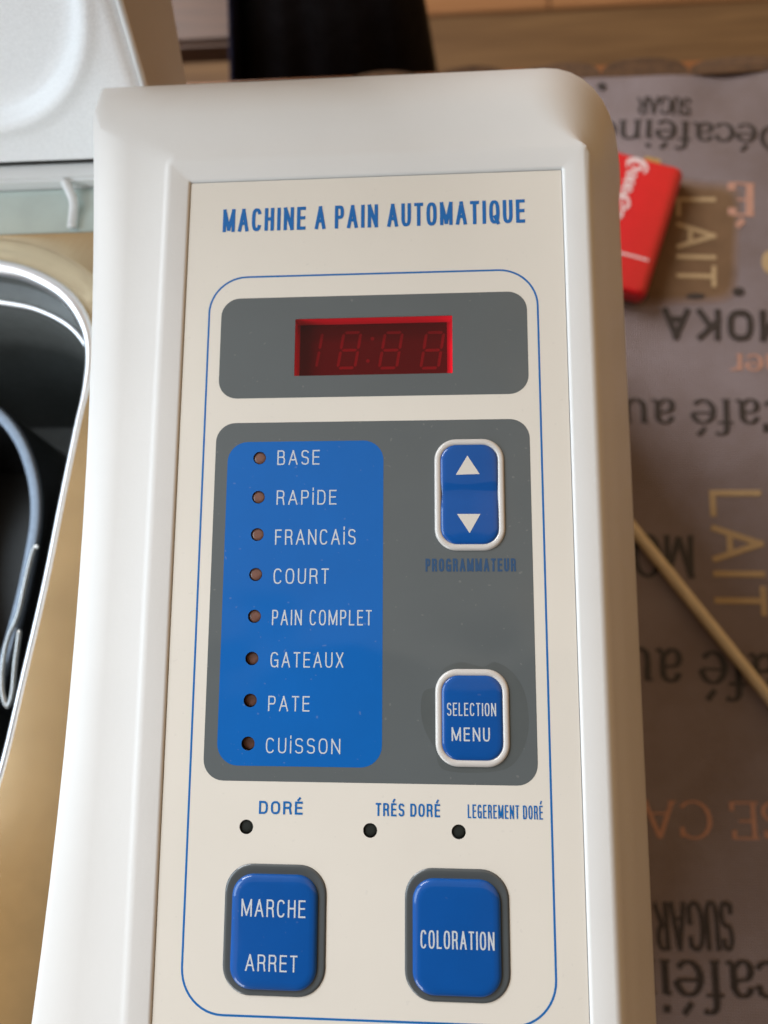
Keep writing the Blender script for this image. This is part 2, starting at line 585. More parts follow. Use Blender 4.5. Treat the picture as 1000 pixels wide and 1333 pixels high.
# the cloth: fine weave, mauve grey with faint brown blotches of print
clm = mat('mauve_printed_cloth', (0.150, 0.118, 0.122), 0.52, spec=0.5)
t = clm.node_tree
b = t.nodes['Principled BSDF']
co = t.nodes.new('ShaderNodeTexCoord')
n = t.nodes.new('ShaderNodeTexNoise'); n.inputs['Scale'].default_value = 14; n.inputs['Detail'].default_value = 7; n.inputs['Roughness'].default_value = 0.65
t.links.new(co.outputs['Object'], n.inputs['Vector'])
r = t.nodes.new('ShaderNodeValToRGB')
r.color_ramp.elements[0].position, r.color_ramp.elements[0].color = 0.32, (0.215, 0.156, 0.145, 1)
r.color_ramp.elements[1].position, r.color_ramp.elements[1].color = 0.68, (0.310, 0.250, 0.262, 1)
t.links.new(n.outputs['Fac'], r.inputs['Fac'])
wv = t.nodes.new('ShaderNodeTexWave'); wv.inputs['Scale'].default_value = 260; wv.inputs['Distortion'].default_value = 2; wv.bands_direction = 'X'
wv2 = t.nodes.new('ShaderNodeTexWave'); wv2.inputs['Scale'].default_value = 260; wv2.inputs['Distortion'].default_value = 2; wv2.bands_direction = 'Y'
for q in (wv, wv2):
    t.links.new(co.outputs['Object'], q.inputs['Vector'])
ad = t.nodes.new('ShaderNodeMath'); ad.operation = 'ADD'
t.links.new(wv.outputs['Fac'], ad.inputs[0]); t.links.new(wv2.outputs['Fac'], ad.inputs[1])
bp = t.nodes.new('ShaderNodeBump'); bp.inputs['Distance'].default_value = 0.0003
t.links.new(ad.outputs[0], bp.inputs['Height']); t.links.new(bp.outputs[0], b.inputs['Normal'])
mr = t.nodes.new('ShaderNodeMapRange'); mr.inputs['From Max'].default_value = 2; mr.inputs['To Min'].default_value = 0.86; mr.inputs['To Max'].default_value = 1.1
t.links.new(ad.outputs[0], mr.inputs['Value'])
vm = t.nodes.new('ShaderNodeVectorMath'); vm.operation = 'SCALE'
t.links.new(r.outputs['Color'], vm.inputs[0]); t.links.new(mr.outputs[0], vm.inputs['Scale'])
t.links.new(vm.outputs[0], b.inputs['Base Color'])

cloth = thing('tablecloth', 'mauve grey tablecloth printed with coffee words, under the bread machine', 'tablecloth')
CX0, CX1, CY0, CY1 = -0.040, 0.52, -0.50, 0.2705
bm = bmesh.new()
nx, ny = 110, 150
g = [[bm.verts.new((CX0 + (CX1 - CX0) * i / nx, CY0 + (CY1 - CY0) * j / ny, cloth_z(CX0 + (CX1 - CX0) * i / nx, CY0 + (CY1 - CY0) * j / ny))) for i in range(nx + 1)] for j in range(ny + 1)]
for j in range(ny):
    for i in range(nx):
        bm.faces.new((g[j][i], g[j][i + 1], g[j + 1][i + 1], g[j + 1][i]))
ext = bmesh.ops.extrude_face_region(bm, geom=bm.faces[:])
for v in ext['geom']:
    if isinstance(v, bmesh.types.BMVert):
        v.co.z -= 0.0008
bmesh.ops.recalc_face_normals(bm, faces=bm.faces[:])
obj('fabric', bm, clm, cloth, True)

# scalloped trim along the far edge
bm = bmesh.new()
step = 0.047
xx = CX0
while xx < CX1 - step:
    loop = [(xx, CY1 + 0.0002)] + [(xx + step * (0.5 - 0.5 * math.cos(a)), CY1 + 0.0002 + 0.0110 * math.sin(a) ** 0.7) for a in [math.pi * q / 12 for q in range(1, 12)]] + [(xx + step, CY1 + 0.0002)]
    top = [bm.verts.new((p[0], p[1], cloth_z(p[0], CY1) - 0.0001)) for p in loop]
    bot = [bm.verts.new((p[0], p[1], cloth_z(p[0], CY1) - 0.0009)) for p in loop]
    bm.faces.new(top[::-1]); bm.faces.new(bot)
    for i in range(len(loop)):
        j = (i + 1) % len(loop)
        bm.faces.new((top[i], top[j], bot[j], bot[i]))
    xx += step
bmesh.ops.recalc_face_normals(bm, faces=bm.faces[:])
obj('scalloped_trim', bm, M['trim'], cloth)


# ---- printed serif words: pen strokes, thick downstrokes and thin cross strokes
def arc(cx, cy, rx, ry, a0, a1, n=14):
    return [(cx + rx * math.cos(math.radians(a0 + (a1 - a0) * k / n)), cy + ry * math.sin(math.radians(a0 + (a1 - a0) * k / n))) for k in range(n + 1)]


def sf(x, y, h=0.16):
    return [(x - h, y), (x + h, y)]


CAPH = 1.42
GL = {
    'n': (1.1, [[(.22, 0), (.22, .95)], [(.22, .72)] + arc(.53, .68, .30, .30, 150, 20) + [(.84, .55), (.84, 0)], sf(.22, .03), sf(.84, .03), [(.06, .93), (.22, .95)]]),
    'u': (1.1, [[(.86, 1), (.86, .05)], [(.86, .28)] + arc(.55, .32, .30, .30, -30, -160) + [(.24, .45), (.24, 1)], [(.08, .97), (.24, .97)], [(.70, .97), (.86, .97)], [(.86, .04), (1.02, .05)]]),
    'i': (.52, [[(.25, 0), (.25, .95)], sf(.25, .03), [(.08, .93), (.25, .95)], [(.25, 1.25), (.25, 1.46)]]),
    'a': (.92, [[(.14, .72)] + arc(.38, .70, .26, .28, 160, 0) + [(.64, .5), (.64, .16), (.74, .03), (.88, .06)], [(.64, .58), (.42, .52)] + arc(.34, .27, .24, .26, 100, 290) + [(.64, .22)]]),
    'c': (.88, [arc(.47, .5, .38, .47, 38, 322, 22), [(.74, .78), (.74, .66)]]),
    'e': (.94, [arc(.47, .5, .38, .47, 8, 322, 24), [(.10, .55), (.84, .55)]]),
    'f': (.68, [arc(.52, 1.22, .22, .24, 40, 180, 10) + [(.30, .9), (.30, 0)], [(.05, .97), (.62, .97)], sf(.30, .03)]),
    'r': (.78, [[(.22, 0), (.22, .95)], [(.22, .6)] + arc(.52, .68, .28, .28, 150, 55, 8), sf(.22, .03), [(.06, .93), (.22, .95)]]),
    'l': (.52, [[(.25, 0), (.25, 1.46)], sf(.25, .03), [(.08, 1.44), (.25, 1.46)]]),
    't': (.62, [[(.28, 1.25), (.28, .2)] + arc(.46, .2, .18, .18, 180, 310, 8), [(.05, .95), (.58, .95)]]),
    'D': (1.45, [[(.25, 0), (.25, CAPH)], [(.25, CAPH - .03), (.6, CAPH - .03)] + arc(.6, .71, .62, .68, 88, -88, 18) + [(.25, .03)], sf(.25, .03, .2), [(.05, CAPH - .03), (.25, CAPH - .03)]]),
    'C': (1.36, [arc(.72, .71, .60, .70, 42, 318, 26), [(1.16, 1.36), (1.16, 1.0)]]),
    'O': (1.5, [arc(.75, .71, .62, .70, 0, 360, 30)]),
    'S': (1.0, [arc(.50, 1.05, .33, .35, 35, 250, 14) + arc(.50, .36, .37, .35, 80, -145, 14), [(.80, 1.38), (.80, 1.08)], [(.14, .04), (.14, .36)]]),
    'U': (1.35, [[(.3, CAPH), (.3, .5)] + arc(.68, .42, .38, .42, 180, 360, 14) + [(1.06, CAPH)], sf(.3, CAPH - .03, .2), sf(1.06, CAPH - .03)]),
    'G': (1.42, [arc(.72, .71, .60, .70, 42, 310, 26), [(1.16, .1), (1.16, .62)], sf(1.13, .62, .2), [(1.16, 1.36), (1.16, 1.0)]]),
    'A': (1.36, [[(.14, 0), (.66, CAPH)], [(.66, CAPH), (1.18, 0)], [(.36, .48), (.98, .48)], sf(.14, .03, .14), sf(1.18, .03, .16)]),
    'R': (1.35, [[(.25, 0), (.25, CAPH)], [(.25, CAPH - .03), (.6, CAPH - .03)] + arc(.6, 1.05, .36, .34, 88, -88, 12) + [(.25, .71)], [(.62, .71), (1.15, .03)], sf(.25, .03, .2), [(.05, CAPH - .03), (.25, CAPH - .03)]]),
    'E': (1.22, [[(.25, 0), (.25, CAPH)], [(.05, CAPH - .03), (1.0, CAPH - .03)], [(.25, .73), (.8, .73)], [(.05, .03), (1.05, .03)], [(1.0, CAPH), (1.0, 1.1)], [(1.04, 0), (1.04, .34)]]),
    'M': (1.75, [[(.25, 0), (.25, CAPH)], [(.25, CAPH), (.86, .05)], [(.86, .05), (1.46, CAPH)], [(1.46, CAPH), (1.46, 0)], sf(.25, .03), sf(1.46, .03), [(.05, CAPH - .03), (.25, CAPH - .03)], [(1.46, CAPH - .03), (1.66, CAPH - .03)]]),
    'K': (1.4, [[(.25, 0), (.25, CAPH)], [(.25, .55), (1.1, CAPH - .03)], [(.55, .8), (1.15, .03)], sf(.25, .03), sf(1.15, .03), sf(.25, CAPH - .03)]),
    'T': (1.25, [[(.62, 0), (.62, CAPH)], [(.08, CAPH - .03), (1.16, CAPH - .03)], sf(.62, .03)]),
    'F': (1.15, [[(.25, 0), (.25, CAPH)], [(.05, CAPH - .03), (1.0, CAPH - .03)], [(.25, .73), (.8, .73)], sf(.25, .03, .2), [(1.0, CAPH), (1.0, 1.1)]]),
    ' ': (.55, []),
}
ACC = {'é': ('e', [(.40, 1.18), (.66, 1.50)]), 'É': ('E', [(.5, 1.6), (.8, 1.9)])}


def pen(bm, pts, thick, thin, fx, z):
    P = [Vector((p[0], p[1], 0)) for p in pts]
    rows = []
    for i, p in enumerate(P):
        a, b = P[max(i - 1, 0)], P[min(i + 1, len(P) - 1)]
        d = (b - a)
        d = d.normalized() if d.length > 0 else Vector((0, 1, 0))
        wd = thin + (thick - thin) * abs(d.y) ** 1.3
        nn = Vector((-d.y, d.x, 0)) * wd / 2
        rows.append((p + nn, p - nn))
    vs_ = []
    for l, q in rows:
        vs_.append((bm.verts.new(fx(l.x, l.y, z)), bm.verts.new(fx(q.x, q.y, z))))
    for a, b in zip(vs_, vs_[1:]):
        bm.faces.new((a[0], a[1], b[1], b[0]))


def serif_word(body, start, end, base, top, material, label, thick=.22, thin=.09, tall=1.0, rot=180):
    """word on the cloth between two photo pixels (start of the word, end of the word) on its baseline; 'top' = a pixel on the x-height (or cap) line"""
    A, B = at(*start, 0), at(*end, 0)
    T = at(*top, 0)
    S = at(*base, 0)
    xd = (B - A); L = xd.length; xd.normalize()
    yd = Vector((-xd.y, xd.x, 0))
    if rot == 90:
        pass
    hgt = abs((T - S).dot(yd)) / tall
    adv = 0
    items = []
    for ch in body:
        acc = None
        if ch in ACC:
            ch, acc = ACC[ch]
        items.append((adv, ch, acc))
        adv += GL[ch][0]
    sx = L / adv
    bm = bmesh.new()
    zi = 0
    for off, ch, acc in items:
        for s in GL[ch][1] + ([acc] if acc else []):
            zi += 1

            def fx(u, v, z, off=off):
                p = A + xd * ((u + off) * sx) + yd * (v * hgt)
                return (p.x, p.y, cloth_z(p.x, p.y) + z)
            pen(bm, s, thick, thin, fx, 0.00025 + 0.000012 * (zi % 9))
    bmesh.ops.recalc_face_normals(bm, faces=bm.faces[:])
    o = obj('printed_word', bm, material, cloth)
    o['label'] = label
    return o


def sans_on_cloth(body, start, end, top, material, label, bold=0.0):
    """start/end = photo pixels of the word's two ends on its baseline, top = pixel on its cap line"""
    A, B, T = at(*start, 0), at(*end, 0), at(*top, 0)
    xd = B - A; L = xd.length; xd.normalize()
    yd = Vector((-xd.y, xd.x, 0))
    hgt = abs((T - A).dot(yd))
    bm_ = bmesh.new()

    def fx(p, z):
        q = A + xd * p.x + yd * p.y
        return (q.x, q.y, cloth_z(q.x, q.y) + 0.0003 + z)
    sans_mesh(bm_, body, L, hgt, bold, .30, fx, .00001)
    for f in bm_.faces:
        f.normal_update()
        if f.normal.z < 0:
            f.normal_flip()
    o = obj('printed_word', bm_, material, cloth)
    o['label'] = label
    return o


# brown patch in stacked layers, paler outwards, behind the upper LAIT
bm = bmesh.new()
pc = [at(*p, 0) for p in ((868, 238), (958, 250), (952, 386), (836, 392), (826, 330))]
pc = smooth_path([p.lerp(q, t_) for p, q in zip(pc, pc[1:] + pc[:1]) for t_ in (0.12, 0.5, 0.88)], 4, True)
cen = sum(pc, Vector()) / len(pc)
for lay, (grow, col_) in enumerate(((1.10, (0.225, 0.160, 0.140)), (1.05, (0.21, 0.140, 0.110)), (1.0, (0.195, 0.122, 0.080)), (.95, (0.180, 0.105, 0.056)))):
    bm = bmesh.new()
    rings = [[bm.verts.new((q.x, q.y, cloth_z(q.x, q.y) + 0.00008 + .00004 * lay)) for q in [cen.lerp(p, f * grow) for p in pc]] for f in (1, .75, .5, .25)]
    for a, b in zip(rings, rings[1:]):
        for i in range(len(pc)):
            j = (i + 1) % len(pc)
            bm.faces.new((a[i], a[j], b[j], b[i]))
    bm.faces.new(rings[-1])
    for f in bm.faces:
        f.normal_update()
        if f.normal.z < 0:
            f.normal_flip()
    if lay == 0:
        patch = obj('brown_patch', bm, mat('patch_layer', col_, 0.9, spec=0.25, noise=0.15, nscale=60), cloth)
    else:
        obj('patch_layer', bm, mat('patch_layer', col_, 0.9, spec=0.25, noise=0.15, nscale=60), patch)

K_, T_, P_ = M['ink_black'], M['ink_tan'], M['ink_pink']
serif_word('Décaféiné', (1030, 163), (775, 156), (900, 157), (900, 181), K_, 'black serif coffee word near the far edge')
serif_word('SUGAR', (899, 129), (828, 128), (860, 129), (860, 151), K_, 'small condensed black SUGAR near the far edge', .34, .10, CAPH)
serif_word('Café au lait', (1037, 521), (700, 518), (900, 519), (900, 550), K_, 'black serif Café au below MOKA')
serif_word('Café au lait', (1064, 855), (690, 836), (900, 842), (900, 884), K_, 'black serif Café au crossed by the stick')
serif_word('SUGAR', (951, 1174), (848, 1174), (900, 1174), (900, 1236), K_, 'tall condensed black SUGAR near the bottom', .36, .10, CAPH)
serif_word('Décaféiné', (1118, 1254), (770, 1247), (920, 1250), (920, 1297), K_, 'large black serif coffee word at the bottom')
serif_word('TASSE CAFÉ', (1150, 1046), (752, 1041), (900, 1042), (900, 1090), P_, 'pink serif capitals across the dark part', .17, .08, CAPH)
serif_word('É', (983, 240), (946, 239), (965, 240), (965, 282), P_, 'salmon capital with heavy stem', .34, .10, CAPH)
serif_word('ner', (1022, 463), (948, 461), (985, 462), (985, 483), P_, 'small salmon word end below MOKA', .2, .1)
serif_word('MOKA', (905, 698), (755, 694), (880, 698), (880, 752), K_, 'bold black capitals under the stick', .30, .10, CAPH)
sans_on_cloth('MOKA', (1032, 405), (862, 401), (1030, 446), K_, 'condensed black MOKA', .19)
sans_on_cloth('LAIT', (880, 258), (880, 373), (931, 258), T_, 'tan LAIT on a brown patch', .11)
sans_on_cloth('LAIT', (923, 638), (931, 801), (990, 636), T_, 'larger tan LAIT above the stick', .12)
# small printed bean marks
for i, (px, py, rx, ry) in enumerate(((905, 386, 13, 4), (961, 380, 8, 6), (783, 114, 6, 6), (838, 386, 6, 6))):
    c = at(px, py, 0)
    bm = bmesh.new()
    vs_ = [bm.verts.new((c.x + rx * .00038 * math.cos(a), c.y + ry * .00038 * math.sin(a), cloth_z(c.x, c.y) + 0.0004)) for a in [2 * math.pi * q / 16 for q in range(16)]]
    bm.faces.new(vs_)
    obj('printed_bean', bm, K_, cloth)
c = at(1003, 342, 0)
bm = bmesh.new()
bm.faces.new([bm.verts.new((c.x + .0046 * math.cos(a), c.y + .0065 * math.sin(a), cloth_z(c.x, c.y) + 0.0004)) for a in [2 * math.pi * q / 20 for q in range(20)]])
obj('printed_dot', bm, T_, cloth)

# ---- dark fabric hanging beyond the table
dark = thing('hanging_fabric', 'black fabric with a navy edge hanging behind the far edge of the table', 'fabric', (0, 0.36, -0.70))


def drape(name, xa0, xa1, xb0, xb1, y, material, amp, ph):
    """upright fold of cloth: bottom span xa, top span xb"""
    bm_ = bmesh.new()
    nxx, nzz = 40, 20
    z0, z1 = -0.72, 0.045
    front, back = [], []
    for j in range(nzz + 1):
        tz = j / nzz
        rf, rb = [], []
        for i in range(nxx + 1):
            tx = i / nxx
            x_ = (xa0 + (xa1 - xa0) * tx) * (1 - tz) + (xb0 + (xb1 - xb0) * tx) * tz
            bulge = 0.025 * (1 - (2 * tx - 1) ** 4)
            f_ = amp * math.sin(tx * 17 + ph + tz * 1.5) + amp * .6 * math.sin(tx * 31 + tz * 3)
            rf.append(bm_.verts.new((x_, y - bulge + f_, z0 + (z1 - z0) * tz)))
            rb.append(bm_.verts.new((x_, y + 0.02 + bulge, z0 + (z1 - z0) * tz)))
        front.append(rf); back.append(rb)
    for j in range(nzz):
        for i in range(nxx):
            bm_.faces.new((front[j][i], front[j][i + 1], front[j + 1][i + 1], front[j + 1][i]))
            bm_.faces.new((back[j][i + 1], back[j][i], back[j + 1][i], back[j + 1][i + 1]))
        bm_.faces.new((front[j][0], front[j + 1][0], back[j + 1][0], back[j][0]))
        bm_.faces.new((front[j + 1][nxx], front[j][nxx], back[j][nxx], back[j + 1][nxx]))
    for i in range(nxx):
        bm_.faces.new((front[nzz][i], front[nzz][i + 1], back[nzz][i + 1], back[nzz][i]))
        bm_.faces.new((front[0][i + 1], front[0][i], back[0][i], back[0][i + 1]))
    bmesh.ops.recalc_face_normals(bm_, faces=bm_.faces[:])
    o_ = obj(name, bm_, material, dark, True)
    o_.matrix_parent_inverse = Matrix.Translation((0, -0.36, 0.70))
    return o_


drape('black_panel', -0.262, 0.080, -0.0905, -0.005, 0.350, M['black'], 0.0015, 0.3)
drape('navy_edge', -0.284, -0.2625, -0.0960, -0.0908, 0.350, M['navy'], 0.002, 1.1)

# low wooden bench seen left of the fabric, beyond the table
bench = thing('wooden_bench', 'dark reddish wooden bench in shade at the left of the hanging fabric', 'bench', (-0.5, 0.55, -0.75))
for nm, bx in (('seat', (-0.95, -0.03, 0.45, 0.80, -0.200, -0.174)), ('leg', (-0.9, -0.85, 0.48, 0.78, -0.75, -0.2005)), ('leg', (-0.12, -0.07, 0.48, 0.78, -0.75, -0.2005))):
    bm = bmesh.new()
    box(bm, *bx, 0.004)
    o = obj(nm, bm, M['bench'], bench)
    o.matrix_parent_inverse = Matrix.Translation((0.5, -0.55, 0.75))

# ---- red pocket lighter
lt = thing('red_case', 'small flat red plastic case with white script lying on the tablecloth', 'case', tuple(at(845, 300, 0)))
A, B = at(892, 222, .010), at(840, 390, .010)          # right-hand edge, far end to near end
ldir = (B - A).normalized()
lside = Vector((ldir.y, -ldir.x, 0)).normalized()
if lside.x > 0:
    lside = -lside
LL, LW, LH = (B - A).length, 0.040, 0.0115
lm = Matrix(((lside.x, ldir.x, 0, A.x), (lside.y, ldir.y, 0, A.y), (0, 0, 1, 0.0010), (0, 0, 0, 1)))   # local x across, y along, z up
bm = bmesh.new()
prof = [(-0.0004, 0.0), (0.0, 0.0012), (0.0, LH - .003), (0.0012, LH - .0009), (0.0034, LH)]
loops = []
for ins, zz in [(0.0022, 0.0), (0.0004, 0.002), (0.0, 0.0045), (0.0, 0.0075), (0.0008, 0.0095), (0.0024, 0.0110), (0.0050, 0.0115)]:
    loops.append([lm @ Vector((p[0], p[1], zz)) for p in rrect(ins, LW - ins, ins * .5, LL - ins * .5, max(.0035 - ins * .3, .001), 5)])
loft(bm, loops, True, True)
bmesh.ops.recalc_face_normals(bm, faces=bm.faces[:])
lb = obj('body', bm, M['red'], None, True, 60)


def to_parent(o, p):
    o.parent = p
    o.matrix_parent_inverse = Matrix.Translation(-Vector(p.location))


to_parent(lb, lt)
bm = bmesh.new()                                        # base seam
loft(bm, [[lm @ Vector((p[0], p[1], zz)) for p in rrect(0.0045, LW - .0045, LL - .0197, LL - .0187, .0003, 2)] for zz in (0.0114, 0.01165)], False, True)
bmesh.ops.recalc_face_normals(bm, faces=bm.faces[:])
to_parent(obj('base_seam', bm, M['red_white'], None), lt)
bm = bmesh.new()                                        # metal hood at the far end
loft(bm, [[lm @ Vector((p[0], p[1], zz)) for p in rrect(0.0130, 0.0215, -0.0028, 0.0012, .001, 4)] for zz in (0.001, 0.0085)], True, True)
bmesh.ops.recalc_face_normals(bm, faces=bm.faces[:])
to_parent(obj('metal_tab', bm, M['brass'], None, True), lt)


def ribbon(bm_, pts, wd, fx, z):
    P = smooth_path([(p[0], p[1], 0) for p in pts], 6)
    rows = []
    for i, p in enumerate(P):
        d = (P[min(i + 1, len(P) - 1)] - P[max(i - 1, 0)]).normalized()
        k_ = wd * (0.55 + 0.6 * abs(d.x * .5 + d.y * .8)) * (0.35 + 0.65 * math.sin(math.pi * min(max(i / (len(P) - 1), .06), .94)))
        nn = Vector((-d.y, d.x, 0)) * k_ / 2
        rows.append((bm_.verts.new(fx(p + nn, z)), bm_.verts.new(fx(p - nn, z))))
    for a_, b_ in zip(rows, rows[1:]):
        bm_.faces.new((a_[0], a_[1], b_[1], b_[0]))


# white script: written along the lighter; u along its length (from the far end), v across from the right edge
bm = bmesh.new()
zi = [0]


def lf(p, z):
    return lm @ Vector((p.y, p.x, z))


def scr(pts, wd=0.0013):
    zi[0] += 1
    wd *= 1.35
    ribbon(bm, [(u * .001, (v + 8) * .001) for u, v in pts], wd, lf, 0.0116 + 0.00002 * zi[0])


scr([(9, 11.5), (5.5, 11), (3.5, 13.5), (3, 18), (5, 21), (8, 20.5)], .0019)           # big C with swash
scr([(4.2, 13.2), (7, 14.0), (8, 17), (6, 19)], .0014)
for u0 in (10.5, 14.5, 18.5):
    scr([(u0 + 2.2, 15.2), (u0 + .4, 15.4), (u0 - .3, 17.6), (u0 + 1.0, 19.6), (u0 + 2.6, 19.0)], .0013)
    scr([(u0 + 2.2, 15.2), (u0 + 2.6, 17.5), (u0 + 3.6, 19.4)], .0011)
scr([(31, 15.5), (28, 14.2), (25, 15.6), (23.8, 18.5), (25.5, 21.0), (29, 21)], .0019)  # second capital
scr([(23, 20), (28, 17.6), (34, 15.8), (38, 17.5)], .0012)
for u0 in (33, 37, 41):
    scr([(u0 + 2.2, 17.4), (u0 + .4, 17.6), (u0 - .3, 19.6), (u0 + 1.0, 21.4), (u0 + 2.6, 21.0)], .0012)
scr([(LL * 1000 - 12, 16.5), (LL * 1000 - 9, 15.6), (LL * 1000 - 6.5, 17.5), (LL * 1000 - 6.5, 21)], .0021)      # mark on the base
bmesh.ops.recalc_face_normals(bm, faces=bm.faces[:])
to_parent(obj('script_lettering', bm, M['red_white'], None), lt)

# ---- pale stick
s0, s1 = at(818, 680, 0.0035), at(1004, 911, 0.0035)
sdv = (s1 - s0).normalized()
s0 -= sdv * 0.05
s1 += sdv * 0.09
st = thing('wooden_stick', 'thin pale wooden stick lying askew on the tablecloth against the machine', 'stick', tuple(s1))
bm = bmesh.new()
L = (s1 - s0).length
tube(bm, [Vector((0, L * q / 20, 0)) for q in range(21)], [0.0026 + 0.0004 * q / 20 for q in range(21)], 10)
so = obj('shaft', bm, M['stick'], st, True, 60)
so.rotation_euler = (0, 0, math.atan2((s0 - s1).y, (s0 - s1).x) - math.pi / 2)

# ================================================================== bread machine
H = 0.2100
bmn = thing('bread_machine', 'white bread maker with cream control panel and open silver lid on the cloth', 'bread maker', (0, 0, 0))


def xl(y):
    return -0.0049 * ((y + 0.005) / 0.118) ** 2


# housing lofted from the panel well out over the shoulders and down to the table
NC, NE = 10, 24


def hloop(L_, R_, T_y, B_y, zL, zR, zT, zB, rad, wl=0.0):
    pts = rrect(L_, R_, B_y, T_y, rad, NC, NE)
    out = []
    per = (NC + 1) + (NE - 1)
    zs = [(zB, zR), (zR, zT), (zT, zL), (zL, zB)]
    for idx, p in enumerate(pts):
        c, k_ = divmod(idx, per)
        if k_ <= NC:
            tt = k_ / NC
            tt = tt * tt * (3 - 2 * tt) if c != 1 else 1 - (1 - tt) ** 2.2
            z = zs[c][0] * (1 - tt) + zs[c][1] * tt
        else:
            z = zs[c][1]
        x_, y_ = p
        wx = max(0.0, min(1.0, (R_ - x_) / (R_ - L_)))
        out.append(Vector((x_ + wl * xl(max(min(y_, .112), -.16)) * wx ** 3, y_, z)))
    return out


PX0, PX1, PY0, PY1 = -0.0514, 0.0448, -0.1260, 0.0882
RX0, RX1, RY0, RY1 = -0.0575, 0.0512, -0.1335, 0.0946
L4 = [
    hloop(PX0 + .003, PX1 - .003, PY1 - .003, PY0 + .003, .2072, .2072, .2072, .2072, .0002),
    hloop(PX0, PX1, PY1, PY0, .2074, .2074, .2074, .2074, .0002),
    hloop(PX0 - .00005, PX1 + .00005, PY1 + .00005, PY0 - .00005, .2086, .2086, .2086, .2086, .0003),
    hloop(PX0 - .0004, PX1 + .0004, PY1 + .0004, PY0 - .0004, .2090, .2090, .2090, .2090, .0006),
    hloop(PX0 - .0009, PX1 + .0009, PY1 + .0009, PY0 - .0009, .2091, .2091, .2091, .2091, .0009),
    hloop(RX0 + .0012, RX1 - .0012, RY1 - .0012, RY0 + .0012, .2094, .2094, .2095, .2096, .0010),
    hloop(RX0 + .0004, RX1 - .0004, RY1 - .0003, RY0 + .0004, .2095, .2093, .2095, .2097, .0016),
    hloop(RX0 - .0004, RX1 + .0004, RY1 + .0006, RY0 - .0004, .2093, .2087, .2094, .2094, .0024),
    hloop(RX0 - .0014, RX1 + .0012, RY1 + .0020, RY0 - .0015, .2091, .2079, .2092, .2091, (.004, .006, .0035, .0035)),
    hloop(-.0665, .0540, .1020, -.1700, .2090, .2030, .2089, .2085, (.008, .014, .003, .004), .5),
    hloop(-.0735, .0562, .1080, -.2200, .2087, .1985, .2086, .2070, (.012, .0195, .0035, .0045), .85),
    hloop(-.0750, .0590, .1128, -.2300, .2079, .1920, .2073, .2050, (.014, .0220, .0036, .0045), 1),
    hloop(-.0756, .0612, .1182, -.2330, .2046, .1860, .2042, .2020, (.016, .0225, .0018, .005), 1),
    hloop(-.0776, .0640, .1242, -.2350, .1994, .1775, .1992, .198, (.017, .0235, .0016, .005), 1),
    hloop(-.0812, .0676, .1300, -.2365, .1920, .1680, .1920, .19, (.018, .0240, .0016, .006), 1),
    hloop(-.0795, .0708, .1330, -.2375, .1780, .1575, .1780, .18, (.018, .0245, .0036, .006), 1),
    hloop(-.0771, .0725, .1345, -.2385, .1500, .1450, .1500, .15, (.018, .0245, .0036, .006), 1),
    hloop(-.0771, .0740, .1360, -.2400, .0060, .0060, .0060, .006, (.018, .0245, .0036, .006), 1),
    hloop(-.0760, .0730, .1350, -.2390, .0012, .0012, .0012, .0012, (.018, .0245, .0036, .006), 1),
]
bm = bmesh.new()
loft(bm, L4, False, True)
bmesh.ops.recalc_face_normals(bm, faces=bm.faces[:])
obj('housing', bm, M['white'], bmn, True, 50)

# ---- control panel: cream film with printed blocks, all real sheets with their holes
ZP = 0.2086                    # top of the cream film
D1 = 0.00002


def mm(*v):
    return tuple(q * 0.001 for q in v)


WIN = mm(-22.8, 16.7, 34.8, 49.8)
LED_Y = [13.9, 4.1, -5.1, -14.8, -24.8, -34.7, -44.4, -54.2]
LED_X = [-30.9, -30.9, -30.9, -31.0, -31.0, -31.3, -31.4, -31.6]
leds = [mm(x_, y_) for x_, y_ in zip(LED_X, LED_Y)]
toasts = [mm(-31.4, -72.7), mm(-2.9, -72.9), mm(17.1, -72.8)]
hl = [circle(c[0], c[1], .00158) for c in leds]
ht = [circle(c[0], c[1], .00160) for c in toasts]
hw = rrect(*WIN, .0002, 2)
KP = mm(12.1, 28.8, -9.2, 18.0)            # up/down key
KS = mm(12.0, 28.9, -58.7, -36.8)          # menu key
KM = mm(-35.8, -12.6, -108.3, -80.6)       # start key
KC = mm(5.0, 28.1, -108.2, -80.6)          # browning key
panel = sheet('control_panel', rrect(PX0 + .0001, PX1 - .0001, PY0 + .0001, PY1 - .0001, .0003, 2), [hw] + hl + ht, ZP, M['cream'], bmn)
BO = rrect(-.0453, .0381, -.1128, .0617, .0098, 12)
bw = .00048
sheet('border_line', BO, [rrect(-.0453 + bw, .0381 - bw, -.1128 + bw, .0617 - bw, .0098 - bw, 12)], ZP + D1, M['line'], panel)
sheet('display_surround', rrect(-.0419, .0352, .0292, .0557, .0048, 8), [hw], ZP + D1, M['grey'], panel)
sheet('menu_surround', rrect(-.0420, .0351, -.0626, .0229, .0048, 8), hl, ZP + D1, M['grey'], panel)
sheet('program_list', rrect(-.0389, -.0003, -.0592, .0180, .0050, 8), hl, ZP + 2 * D1, M['blue'], panel)
